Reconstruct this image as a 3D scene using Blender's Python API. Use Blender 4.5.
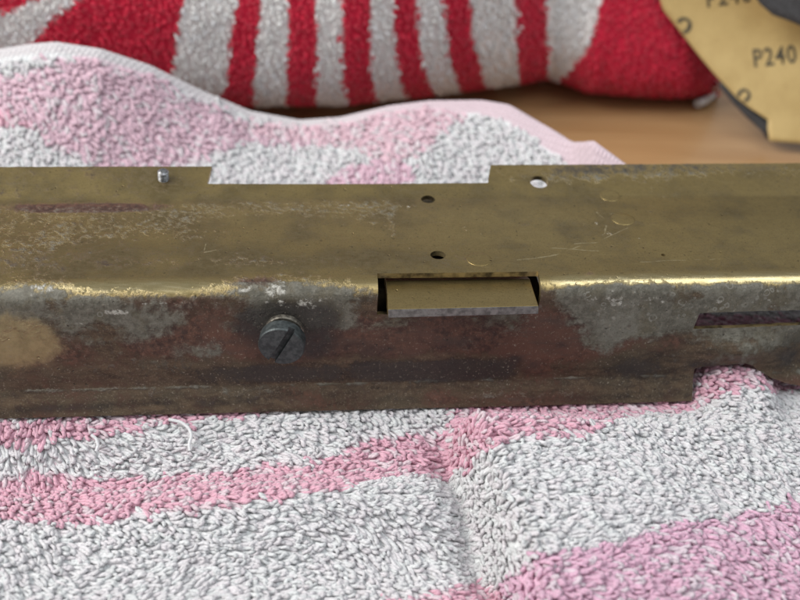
import bpy, bmesh, math, random
import numpy as np
from mathutils import Vector, Matrix
from mathutils.geometry import delaunay_2d_cdt

for o in list(bpy.data.objects): bpy.data.objects.remove(o, do_unlink=True)
scene = bpy.context.scene
COL = scene.collection
rng = np.random.default_rng(7)
R = math.radians

# ------------------------------------------------------------------ camera
PITCH, ROLL, HFOV = R(38), R(2), R(40)
CAM = np.array([0.0, -0.142, 0.144])
fw = np.array([0, math.cos(PITCH), -math.sin(PITCH)]); r0 = np.array([1.0, 0, 0]); u0 = np.cross(r0, fw)
cr = r0*math.cos(ROLL) + u0*math.sin(ROLL); cu = -r0*math.sin(ROLL) + u0*math.cos(ROLL)
FPX = 400/math.tan(HFOV/2)
cd = bpy.data.cameras.new('camera'); cam = bpy.data.objects.new('camera', cd); COL.objects.link(cam)
m = Matrix.Identity(4)
for i in range(3): m[i][0], m[i][1], m[i][2], m[i][3] = cr[i], cu[i], -fw[i], CAM[i]
cam.matrix_world = m
cd.sensor_width = 36; cd.angle = HFOV; cd.clip_start = 0.005; cd.clip_end = 20
cd.dof.use_dof = True; cd.dof.focus_distance = 0.181; cd.dof.aperture_fstop = 19
scene.camera = cam

# ------------------------------------------------------------------ light
w = bpy.data.worlds.new('World'); scene.world = w; w.use_nodes = True
w.node_tree.nodes['Background'].inputs[0].default_value = (0.91, 0.955, 1.0, 1)
w.node_tree.nodes['Background'].inputs[1].default_value = 0.50
def area(name, loc, aim, size, power, col):
    l = bpy.data.lights.new(name, 'AREA'); l.shape = 'RECTANGLE'; l.size, l.size_y = size; l.energy = power; l.color = col
    o = bpy.data.objects.new(name, l); COL.objects.link(o); o.location = loc
    o.rotation_euler = (Vector(aim)-Vector(loc)).to_track_quat('-Z', 'Y').to_euler()
    return o
area('window_light', (-0.58, -0.06, 0.52), (0, 0.03, 0.02), (0.45, 0.60), 8.6, (1.0, 0.985, 0.96))
area('right_fill_light', (0.30, -0.14, 0.74), (0, 0.03, 0.02), (0.8, 0.30), 3.0, (0.88, 0.94, 1.0))  # added fill lamp that brings out the right-hand bend highlight
vs = scene.view_settings
vs.view_transform = 'Standard'; vs.look = 'None'; vs.exposure = -0.2; vs.gamma = 1; vs.use_curve_mapping = False
scene.render.engine = 'CYCLES'

# ------------------------------------------------------------------ helpers
def ray(px, py):
    d = fw + cr*((px-400)/FPX) - cu*((py-300)/FPX)
    return d/np.linalg.norm(d)
def on_z(px, py, z):
    d = ray(px, py); t = (z-CAM[2])/d[2]; return CAM + d*t
def on_y(px, py, y):
    d = ray(px, py); t = (y-CAM[1])/d[1]; return CAM + d*t

def hash2(ix, iy, seed):
    n = (ix.astype(np.int64)*374761393 + iy.astype(np.int64)*668265263 + seed*1442695041) & 0xffffffff
    n = ((n ^ (n >> 13))*1274126177) & 0xffffffff
    return ((n ^ (n >> 16)) & 0xffff)/65535.0
def vnoise(x, y, seed=0):
    x = np.asarray(x, float); y = np.asarray(y, float)
    ix, iy = np.floor(x), np.floor(y); fx, fy = x-ix, y-iy
    fx = fx*fx*(3-2*fx); fy = fy*fy*(3-2*fy)
    a, b = hash2(ix, iy, seed), hash2(ix+1, iy, seed); c, d = hash2(ix, iy+1, seed), hash2(ix+1, iy+1, seed)
    return (a*(1-fx)+b*fx)*(1-fy) + (c*(1-fx)+d*fx)*fy
def fbm(x, y, seed=0, oct=4):
    s, amp, tot = 0, 1, 0
    for o in range(oct):
        s = s + amp*vnoise(x*2**o, y*2**o, seed+o*17); tot += amp; amp *= .5
    return s/tot
def smooth(a, b, x):
    t = np.clip((x-a)/(b-a), 0, 1); return t*t*(3-2*t)
def inpoly(x, y, poly):
    x = np.asarray(x); y = np.asarray(y); r = np.zeros(x.shape, bool); n = len(poly)
    for i in range(n):
        x1, y1 = poly[i]; x2, y2 = poly[(i+1) % n]
        if y1 == y2: continue
        r ^= ((y1 > y) != (y2 > y)) & (x < (x2-x1)*(y-y1)/(y2-y1)+x1)
    return r

def mesh_obj(name, verts, faces, mats, parent=None, smooth_sh=True, mi=None):
    me = bpy.data.meshes.new(name)
    me.from_pydata([tuple(v) for v in verts], [], [tuple(f) for f in faces])
    for mt in (mats if isinstance(mats, (list, tuple)) else [mats]): me.materials.append(mt)
    if smooth_sh: me.polygons.foreach_set('use_smooth', np.ones(len(me.polygons), bool))
    if mi is not None: me.polygons.foreach_set('material_index', np.asarray(mi, np.int32))
    me.update()
    o = bpy.data.objects.new(name, me); COL.objects.link(o)
    if parent: o.parent = parent
    return o
def big_mesh(name, V, Q, mat, parent, colors=None, strand=None):
    me = bpy.data.meshes.new(name); nv, nf = len(V), len(Q)
    me.vertices.add(nv); me.vertices.foreach_set('co', V.astype(np.float32).ravel())
    me.loops.add(nf*4); me.loops.foreach_set('vertex_index', Q.astype(np.int32).ravel())
    me.polygons.add(nf); me.polygons.foreach_set('loop_start', np.arange(0, nf*4, 4, dtype=np.int32))
    me.polygons.foreach_set('use_smooth', np.ones(nf, bool))
    if colors is not None:
        a = me.color_attributes.new('yarn', 'FLOAT_COLOR', 'POINT')
        a.data.foreach_set('color', np.concatenate([colors, np.ones((nv, 1))], 1).astype(np.float32).ravel())
    if strand is not None:
        a = me.attributes.new('strand', 'FLOAT_VECTOR', 'POINT'); a.data.foreach_set('vector', strand.astype(np.float32).ravel())
    me.materials.append(mat); me.update(calc_edges=True); me.validate()
    o = bpy.data.objects.new(name, me); COL.objects.link(o)
    if parent: o.parent = parent
    return o
def empty(name, loc, label, cat):
    o = bpy.data.objects.new(name, None); COL.objects.link(o); o.location = loc; o.empty_display_size = .01
    o['label'] = label; o['category'] = cat
    return o
def parent_keep(o, p):
    o.parent = p; o.matrix_parent_inverse = Matrix.Translation(-Vector(p.location))
    return o

class NT:
    def __init__(s, name):
        s.m = bpy.data.materials.new(name); s.m.use_nodes = True; s.t = s.m.node_tree
        s.b = s.t.nodes['Principled BSDF']
    def n(s, typ, ins=None, **kw):
        nd = s.t.nodes.new(typ)
        for k, v in kw.items(): setattr(nd, k, v)
        for k, v in (ins or {}).items():
            if isinstance(v, bpy.types.NodeSocket): s.t.links.new(v, nd.inputs[k])
            else: nd.inputs[k].default_value = v
        return nd
    def math(s, op, a, b=0.0, clamp=False):
        nd = s.n('ShaderNodeMath', {0: a, 1: b}, operation=op, use_clamp=clamp); return nd.outputs[0]
    def noise(s, vec, scale, detail=4, rough=.55, dist=0):
        return s.n('ShaderNodeTexNoise', {'Vector': vec, 'Scale': scale, 'Detail': detail, 'Roughness': rough, 'Distortion': dist}).outputs[0]
    def ramp(s, x, a, b, lo=0.0, hi=1.0):
        return s.n('ShaderNodeMapRange', {0: x, 1: a, 2: b, 3: lo, 4: hi}, interpolation_type='SMOOTHSTEP').outputs[0]
    def mix(s, f, a, b):
        nd = s.n('ShaderNodeMix', data_type='RGBA')
        for i, v in ((0, f), (6, a), (7, b)):
            if isinstance(v, bpy.types.NodeSocket): s.t.links.new(v, nd.inputs[i])
            else: nd.inputs[i].default_value = v if i == 0 else (*v, 1)
        return nd.outputs[2]
    def attr(s, name): return s.n('ShaderNodeAttribute', attribute_name=name)
    def out(s, **kw):
        for k, v in kw.items():
            k = k.replace('_', ' ')
            if isinstance(v, bpy.types.NodeSocket): s.t.links.new(v, s.b.inputs[k])
            else: s.b.inputs[k].default_value = (*v, 1) if k == 'Base Color' else v
        return s.m

# ------------------------------------------------------------------ materials
def mat_brass():
    T = NT('tarnished_brass')
    co = T.n('ShaderNodeTexCoord').outputs['Object']
    st = T.n('ShaderNodeMapping', {'Vector': co, 'Scale': (.12, 1, 1)}).outputs[0]
    f1 = T.noise(co, 900, 6, .65); f2 = T.noise(co, 260, 5, .6); f3 = T.noise(co, 90, 4, .6)
    fs = T.noise(st, 2600, 3, .6); hf = T.noise(co, 3500, 3, .6)
    a = T.attr('wear'); sep = T.n('ShaderNodeSeparateColor', {0: a.outputs['Color']})
    tarn, rust, grime_reflect = sep.outputs[0], sep.outputs[1], sep.outputs[2]
    a2 = T.attr('wear_reflect2'); sep2 = T.n('ShaderNodeSeparateColor', {0: a2.outputs['Color']})
    dark, clean, rings = sep2.outputs[0], sep2.outputs[1], sep2.outputs[2]
    def thr(mask, nz, w=.16):           # noisy edge between patches
        x = T.math('ADD', mask, T.math('MULTIPLY', T.math('SUBTRACT', nz, .5), 2.0))
        return T.ramp(x, .5-w, .5+w)
    nmix = T.math('ADD', T.math('MULTIPLY', f1, .4), T.math('ADD', T.math('MULTIPLY', f2, .35), T.math('MULTIPLY', f3, .25)))
    tn = thr(tarn, nmix, .22); ru = thr(rust, nmix, .30); gr = thr(grime_reflect, T.math('ADD', T.math('MULTIPLY', f1, .65), T.math('MULTIPLY', f3, .35)), .26)
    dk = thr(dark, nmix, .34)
    # brass
    med = T.noise(co, 420, 5, .7); wide = T.noise(st, 60, 3, .5)
    brass = T.mix(T.ramp(wide, .30, .70), (.305, .220, .090), (.385, .285, .120))
    brass = T.mix(T.ramp(med, .35, .75, 0, .35), brass, (.17, .132, .064))
    brass = T.mix(T.ramp(fs, .54, .74, 0, .30), brass, (.44, .34, .165))
    brass = T.mix(T.ramp(hf, .50, .70, 0, .40), brass, (.11, .085, .042))
    spk = T.ramp(T.noise(co, 1500, 2, .5), .66, .74)
    brass = T.mix(T.math('MULTIPLY', spk, .6), brass, (.07, .055, .03))
    stn = T.noise(T.n('ShaderNodeMapping', {'Vector': co, 'Scale': (.22, 1, 1)}).outputs[0], 700, 6, .65)
    tcol = T.mix(T.ramp(stn, .32, .68), (.042, .026, .016), (.122, .080, .047))
    tcol = T.mix(T.ramp(f3, .42, .62, 0, .5), tcol, (.095, .076, .048))
    tcol = T.mix(T.ramp(hf, .54, .66, 0, .6), tcol, (.17, .13, .085))
    tcol = T.mix(T.ramp(f1, .50, .62, 0, .5), tcol, (.045, .028, .020))
    rcol = T.mix(T.ramp(f1, .36, .64), (.044, .020, .014), (.135, .063, .039))
    rcol = T.mix(T.ramp(hf, .48, .66, 0, .55), rcol, (.035, .020, .016))
    rcol = T.mix(T.ramp(f3, .42, .62, 0, .75), rcol, (.118, .054, .034))
    rcol = T.mix(T.ramp(stn, .46, .70, 0, .6), rcol, (.066, .046, .036))
    gcol = T.mix(T.ramp(f1, .30, .72), (.090, .082, .062), (.185, .172, .138))
    gcol = T.mix(T.ramp(f2, .46, .66, 0, .7), gcol, (.115, .096, .060))
    gcol = T.mix(T.ramp(f3, .56, .68, 0, .5), gcol, (.20, .19, .155))
    gcol = T.mix(T.ramp(hf, .54, .68, 0, .5), gcol, (.045, .038, .027))
    a3 = T.attr('wear_glint3'); sep3 = T.n('ShaderNodeSeparateColor', {0: a3.outputs['Color']})
    so = thr(sep3.outputs[2], nmix, .38)
    brass = T.mix(T.math('MULTIPLY', so, .50), brass, T.mix(T.ramp(f1, .38, .62), (.095, .074, .042), (.185, .150, .092)))
    c = T.mix(tn, brass, tcol); c = T.mix(ru, c, rcol); c = T.mix(gr, c, gcol)
    # ring-shaped water marks and pits
    dco = T.n('ShaderNodeVectorMath', {0: T.n('ShaderNodeTexNoise', {'Vector': co, 'Scale': 700.0}).outputs[1], 1: (.0009,)*3, 2: co}, operation='MULTIPLY_ADD').outputs[0]
    vo = T.n('ShaderNodeTexVoronoi', {'Vector': dco, 'Scale': 620.0, 'Randomness': 1.0}, feature='F1')
    dist = vo.outputs['Distance']; size = T.math('MULTIPLY', T.n('ShaderNodeSeparateColor', {0: vo.outputs['Color']}).outputs[0], .42)
    ring = T.math('SUBTRACT', 1.0, T.ramp(T.math('ABSOLUTE', T.math('SUBTRACT', dist, size)), .03, .10))
    rg = T.math('MULTIPLY', T.math('MULTIPLY', ring, T.ramp(rings, .25, .8)), T.ramp(f2, .42, .58))
    c = T.mix(T.math('MULTIPLY', rg, .42), c, (.36, .35, .31))
    pit = T.math('MULTIPLY', T.math('SUBTRACT', 1.0, T.ramp(dist, .06, .14)), T.ramp(T.n('ShaderNodeSeparateColor', {0: vo.outputs['Color']}).outputs[1], .80, .84))
    c = T.mix(T.math('MULTIPLY', pit, .8), c, (.03, .024, .016))
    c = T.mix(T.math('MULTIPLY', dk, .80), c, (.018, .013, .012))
    cl = T.math('MULTIPLY', thr(clean, nmix, .34), .85)
    c = T.mix(cl, c, T.mix(T.ramp(med, .35, .65), (.30, .235, .125), (.40, .315, .17)))
    pol_glint = T.math('MULTIPLY', sep3.outputs[0], T.math('SUBTRACT', 1.0, T.math('MAXIMUM', gr, ru)), True)
    c = T.mix(T.math('MULTIPLY', pol_glint, .8), c, T.mix(T.ramp(fs, .4, .7), (.44, .36, .19), (.58, .49, .29)))  # bend highlight painted into the colour of the polished brass
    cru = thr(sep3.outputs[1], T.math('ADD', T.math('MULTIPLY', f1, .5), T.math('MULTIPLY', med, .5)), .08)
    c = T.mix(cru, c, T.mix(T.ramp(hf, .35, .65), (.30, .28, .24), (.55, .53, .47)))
    fl = T.math('MULTIPLY', T.ramp(T.noise(co, 2600, 3, .6), .60, .70), T.math('ADD', T.math('MULTIPLY', tn, .5), T.ramp(f3, .45, .6, 0.0, .6)))
    c = T.mix(T.math('MULTIPLY', fl, .60), c, (.30, .25, .19))
    # bright scratches
    for q0, q1, wd in SCR:
        A_ = place(*[np.array([v]) for v in flat(*q0)])[0]-np.array(lock.location); B_ = place(*[np.array([v]) for v in flat(*q1)])[0]-np.array(lock.location); D_ = B_-A_
        V = lambda op, a_, b_: T.n('ShaderNodeVectorMath', {0: a_, 1: b_}, operation=op)
        wob = T.n('ShaderNodeVectorMath', {0: T.n('ShaderNodeTexNoise', {'Vector': co, 'Scale': 260.0}).outputs[1], 1: (.5, .5, .5)}, operation='SUBTRACT').outputs[0]
        pw = T.n('ShaderNodeVectorMath', {0: wob, 1: (.0009,)*3, 2: co}, operation='MULTIPLY_ADD').outputs[0]
        pa = V('SUBTRACT', pw, tuple(A_)).outputs[0]
        tt = T.math('MULTIPLY', V('DOT_PRODUCT', pa, tuple(D_)).outputs['Value'], 1/float(D_@D_), True)
        cp = T.n('ShaderNodeVectorMath', {0: tuple(D_), 'Scale': tt}, operation='SCALE').outputs[0]
        ds_ = V('DISTANCE', pa, cp).outputs['Value']
        m_ = T.math('MULTIPLY', T.ramp(ds_, wd*.5, wd, .75, 0.0), T.ramp(f1, .35, .55, .2, 1.0))
        c = T.mix(m_, c, (.62, .52, .32))
    nonmet = T.math('MAXIMUM', T.math('MAXIMUM', T.math('MULTIPLY', T.math('MULTIPLY', tn, .62), T.math('SUBTRACT', 1.0, pol_glint)), T.math('MULTIPLY', ru, .8)), T.math('MAXIMUM', T.math('MAXIMUM', cru, T.math('MULTIPLY', gr, .72)), dk))
    nonmet = T.math('MULTIPLY', nonmet, T.math('SUBTRACT', 1.0, cl))
    metal = T.math('SUBTRACT', .92, T.math('MULTIPLY', nonmet, .88), True)
    ro = T.math('ADD', T.math('ADD', T.ramp(med, .3, .7, .34, .44), T.math('MULTIPLY', nonmet, .14)), T.math('MULTIPLY', gr, .12))
    ro = T.math('SUBTRACT', ro, T.math('MULTIPLY', pol_glint, .16))
    hgt = T.math('ADD', T.math('MULTIPLY', T.math('MAXIMUM', gr, T.math('MULTIPLY', cru, 1.6)), T.math('ADD', f1, .4)), T.math('MULTIPLY', T.math('MAXIMUM', ru, tn), T.math('MULTIPLY', f1, .5)))
    hgt = T.math('SUBTRACT', T.math('ADD', hgt, T.math('MULTIPLY', fs, .06)), T.math('MULTIPLY', pit, .9))
    hgt = T.math('ADD', hgt, T.math('MULTIPLY', hf, .10))
    bp = T.n('ShaderNodeBump', {'Strength': .65, 'Distance': .00024, 'Height': hgt})
    return T.out(Base_Color=c, Metallic=metal, Roughness=ro, Normal=bp.outputs[0])

def mat_simple(name, c1, c2, scale, metallic=0.0, rough=.5, bump=.2, bdist=.0001, detail=5, **kw):
    T = NT(name); co = T.n('ShaderNodeTexCoord').outputs['Object']
    nz = T.noise(co, scale, detail, .6)
    c = T.mix(T.ramp(nz, .35, .66), c1, c2)
    bp = T.n('ShaderNodeBump', {'Strength': bump, 'Distance': bdist, 'Height': T.noise(co, scale*2.5, 4, .6)})
    return T.out(Base_Color=c, Metallic=metallic, Roughness=rough, Normal=bp.outputs[0], **kw)

def mat_yarn(name, sheen=.5, sss=.24, ply=True):
    T = NT(name); co = T.n('ShaderNodeTexCoord').outputs['Object']
    a = T.attr('yarn').outputs['Color']
    nz = T.noise(co, 5000, 3, .6); h = T.math('MULTIPLY', T.noise(co, 6500, 4, .7), .7); val = T.ramp(nz, .3, .7, .88, 1.06)
    if ply:                                              # two-ply twist running along each loop
        sp = T.n('ShaderNodeSeparateXYZ', {0: T.attr('strand').outputs['Vector']}); l = sp.outputs[2]
        hel = T.math('ADD', T.math('MULTIPLY', sp.outputs[1], T.math('COSINE', l)), T.math('MULTIPLY', sp.outputs[0], T.math('SINE', l)))
        h = T.math('ADD', h, T.ramp(hel, -1.0, .2)); val = T.math('MULTIPLY', val, T.ramp(hel, -1.0, -.3, .88, 1.0))
    c = T.n('ShaderNodeHueSaturation', {'Value': val, 'Color': a}).outputs[0]
    bp = T.n('ShaderNodeBump', {'Strength': .55, 'Distance': .00014, 'Height': h})
    T.out(Base_Color=c, Roughness=.9, Normal=bp.outputs[0], Sheen_Weight=sheen, Sheen_Roughness=.5, Specular_IOR_Level=.15)
    tr = T.n('ShaderNodeBsdfTranslucent', {'Color': c})
    mx = T.n('ShaderNodeMixShader', {0: sss, 1: T.b.outputs[0], 2: tr.outputs[0]})
    T.t.links.new(mx.outputs[0], T.t.nodes['Material Output'].inputs[0])
    return T.m

def mat_weave():
    T = NT('towel_ground_weave'); co = T.n('ShaderNodeTexCoord').outputs['Object']
    a = T.attr('yarn').outputs['Color']
    rt = T.n('ShaderNodeMapping', {'Vector': co, 'Rotation': (0, 0, .6)}).outputs[0]
    w1 = T.n('ShaderNodeTexWave', {'Vector': rt, 'Scale': 330.0, 'Distortion': 1.2, 'Detail': 2.0, 'Detail Scale': 3.0}, bands_direction='X').outputs[1]
    w2 = T.n('ShaderNodeTexWave', {'Vector': rt, 'Scale': 290.0, 'Distortion': 1.2, 'Detail': 2.0, 'Detail Scale': 3.0}, bands_direction='Y').outputs[1]
    h = T.math('ADD', T.math('MULTIPLY', w1, w2), T.math('MULTIPLY', T.noise(co, 1800, 4, .7), .8))
    c = T.n('ShaderNodeHueSaturation', {'Value': T.ramp(h, .2, 1.2, .84, 1.04), 'Color': a}).outputs[0]
    bp = T.n('ShaderNodeBump', {'Strength': .8, 'Distance': .0003, 'Height': h})
    return T.out(Base_Color=c, Roughness=.95, Normal=bp.outputs[0], Sheen_Weight=.3, Specular_IOR_Level=.1)

def mat_wood():
    T = NT('varnished_wood'); co = T.n('ShaderNodeTexCoord').outputs['Object']
    st = T.n('ShaderNodeMapping', {'Vector': co, 'Scale': (.06, 1, 1)}).outputs[0]
    g = T.noise(st, 160, 6, .65, .6); g2 = T.noise(st, 900, 3, .6)
    c = T.mix(T.ramp(g, .30, .70), (.36, .200, .085), (.45, .270, .125))
    c = T.mix(T.ramp(g2, .55, .75, 0, .3), c, (.22, .095, .03))
    return T.out(Base_Color=c, Roughness=.36, Coat_Weight=.15)

def mat_paper():
    T = NT('tan_sandpaper_backing'); co = T.n('ShaderNodeTexCoord').outputs['Object']
    nz = T.noise(co, 70, 5, .6); f = T.noise(co, 1600, 3, .6)
    c = T.mix(T.ramp(nz, .3, .7), (.45, .31, .115), (.56, .405, .165)); c = T.mix(T.ramp(f, .5, .75, 0, .25), c, (.30, .20, .08))
    bp = T.n('ShaderNodeBump', {'Strength': .35, 'Distance': .0006, 'Height': nz})
    return T.out(Base_Color=c, Roughness=.62, Normal=bp.outputs[0])

M_RIM = mat_simple('worn_brass_edge', (.085, .066, .04), (.44, .34, .17), 420, .75, .42, .4)
M_INNER = mat_simple('dull_inner_brass', (.05, .04, .025), (.12, .09, .05), 500, .5, .6)
M_LATCH = mat_simple('smooth_latch_brass', (.24, .172, .070), (.315, .228, .098), 180, .92, .36, .15)
M_STEEL = mat_simple('grey_latch_end', (.12, .12, .112), (.25, .25, .235), 900, .6, .45, .4)
M_SCREW = mat_simple('blackened_steel', (.036, .042, .043), (.080, .090, .090), 1200, .55, .50, .5)
M_WASHER = mat_simple('grimy_washer', (.07, .06, .05), (.24, .22, .18), 1100, .7, .38, .5)
M_THREAD = mat_simple('grey_threaded_steel', (.14, .14, .14), (.34, .34, .35), 1500, .8, .38, .4)
M_YARN = mat_yarn('cotton_loop_yarn'); M_PLUSH = mat_yarn('plush_yarn', .4, .18, False)
M_CLOTH = mat_weave()
M_WOOD = mat_wood(); M_PAPER = mat_paper()
M_INK = mat_simple('black_print', (.035, .03, .02), (.10, .08, .045), 1500, 0, .6, .1)
M_GRIT = mat_simple('dark_abrasive_grit', (.03, .03, .032), (.10, .10, .105), 3000, 0, .8, .8, .0003)

# ------------------------------------------------------------------ table
def build_table():
    bm = bmesh.new()
    bmesh.ops.create_cube(bm, size=1)
    bmesh.ops.scale(bm, vec=(1.2, .9, .03), verts=bm.verts)
    bmesh.ops.translate(bm, vec=(0, .18, -.015), verts=bm.verts)
    bmesh.ops.bevel(bm, geom=bm.edges[:], offset=.003, segments=2, affect='EDGES')
    me = bpy.data.meshes.new('tabletop'); bm.to_mesh(me); bm.free(); me.materials.append(M_WOOD)
    o = bpy.data.objects.new('tabletop', me); COL.objects.link(o); o['kind'] = 'structure'
build_table()

# ------------------------------------------------------------------ lock plate frame and folded profile (mm in the flat)
YAW, TILT = R(6.5), R(1.4)
EX = np.array([math.cos(YAW)*math.cos(TILT), math.sin(YAW)*math.cos(TILT), -math.sin(TILT)])
HY = np.array([-math.sin(YAW), math.cos(YAW), 0.0]); HZ = np.cross(EX, HY)
ORG = np.array([0, 0, .0358])
FACE, WEB, RAD = R(8), R(3), 3.0
dF = np.array([-math.sin(FACE), -math.cos(FACE)]); dW = np.array([math.cos(WEB), -math.sin(WEB)])
turn = R(180) - math.acos(float(dF@dW)); TL = RAD*math.tan(turn/2); AL = RAD*turn
pF = dF*TL; pW = dW*TL
nF = np.array([-math.cos(FACE), math.sin(FACE)])                       # outward normal of the front face
LW, LIPA, LIPR = 30.0, R(12), 4.0
SC, FLARE = -15.0, R(24)
def profile(s):
    """arc length (mm) -> local y, z (mm) and outward normal"""
    s = np.asarray(s, float); y = np.zeros_like(s); z = np.zeros_like(s); an = np.zeros_like(s)
    a0 = math.atan2(-dF[1], -dF[0])                                    # heading up the front face
    kf = s < SC; f = (s >= SC) & (s <= 0); a = (s > 0) & (s < AL); wb = (s >= AL) & (s <= AL+LW)
    LB = LIPR*LIPA; lb = (s > AL+LW) & (s < AL+LW+LB); lp = s >= AL+LW+LB
    y[f] = pF[0]-dF[0]*s[f]; z[f] = pF[1]-dF[1]*s[f]; an[f] = a0
    cy, cz = pF[0]-dF[0]*SC, pF[1]-dF[1]*SC
    y[kf] = cy+math.cos(a0-FLARE)*(s[kf]-SC); z[kf] = cz+math.sin(a0-FLARE)*(s[kf]-SC); an[kf] = a0-FLARE
    ctr = pF - nF*RAD; th = s[a]/RAD; ang0 = math.atan2(nF[1], nF[0])
    y[a] = ctr[0]+RAD*np.cos(ang0-th); z[a] = ctr[1]+RAD*np.sin(ang0-th); an[a] = a0-th
    aw = -WEB; t = s[wb]-AL
    y[wb] = pW[0]+dW[0]*t; z[wb] = pW[1]+dW[1]*t; an[wb] = aw
    e = pW+dW*LW; t = (s[lb]-AL-LW)/LIPR; c2 = e + LIPR*np.array([-math.sin(aw), math.cos(aw)])
    y[lb] = c2[0]+LIPR*np.sin(aw+t); z[lb] = c2[1]-LIPR*np.cos(aw+t); an[lb] = aw+t
    ae = aw+LIPA; e2 = np.array([c2[0]+LIPR*math.sin(ae), c2[1]-LIPR*math.cos(ae)]); t = s[lp]-AL-LW-LB
    y[lp] = e2[0]+math.cos(ae)*t; z[lp] = e2[1]+math.sin(ae)*t; an[lp] = ae
    return y, z, -np.sin(an), np.cos(an)
ST = np.concatenate([np.linspace(-45, 0, 400), np.linspace(.01, AL, 120), np.linspace(AL+.01, 75, 700)])
SY, SZ, _, _ = profile(ST)
def toloc(p): d = np.asarray(p)-ORG; return np.array([d@EX, d@HY, d@HZ])
def toworld(x, y, z): return ORG + np.multiply.outer(np.asarray(x), EX) + np.multiply.outer(np.asarray(y), HY) + np.multiply.outer(np.asarray(z), HZ)
def flat(px, py):
    """pixel -> (u, s) in mm on the unfolded sheet: first place its ray meets the profile"""
    d = ray(px, py); o = toloc(CAM)*1000; dl = np.array([d@EX, d@HY, d@HZ])
    c = (SY-o[1])*dl[2] - (SZ-o[2])*dl[1]
    k = np.where(c[:-1]*c[1:] <= 0)[0]
    best = None
    for i in k:
        t = c[i]/(c[i]-c[i+1]+1e-12); s = ST[i]+(ST[i+1]-ST[i])*t
        yy = SY[i]+(SY[i+1]-SY[i])*t; zz = SZ[i]+(SZ[i+1]-SZ[i])*t
        dist = (yy-o[1])/dl[1]
        if best is None or dist < best[0]: best = (dist, o[0]+dl[0]*dist, s)
    return np.array(best[1:])
def local_plane_y(px, py, ymm):
    d = ray(px, py); o = toloc(CAM)*1000; dl = np.array([d@EX, d@HY, d@HZ]); t = (ymm-o[1])/dl[1]
    return o+dl*t
LW = float(flat(240, 200)[1]) - AL
SC = float(flat(330, 384)[1])
SY, SZ, _, _ = profile(ST)

def bulge(u, s):
    h = .10*(fbm(u/14, s/14, 3, 3)-.5)
    c = flat(742, 347); h = h + 2.0*np.exp(-((u-c[0])/6.0)**2-((s-c[1])/2.6)**2)
    c = flat(800, 360); h = h - .5*np.exp(-((u-c[0])/3)**2-((s-c[1])/4)**2)
    c = flat(330, 392); h = h + .25*np.exp(-((u-c[0])/10)**2-((s-c[1])/3)**2)
    return h
def place(u, s, off=0.0):
    u = np.asarray(u, float); s = np.asarray(s, float)
    y, z, ny, nz = profile(s); b = bulge(u, s)+off
    return toworld(u/1000, (y+ny*b)/1000, (z+nz*b)/1000)

lock = empty('brass_lock_plate', tuple(toworld(0, -.003, -.020)), 'long tarnished brass lock plate with latch and slotted screw, lying on the towel', 'lock plate')

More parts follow.
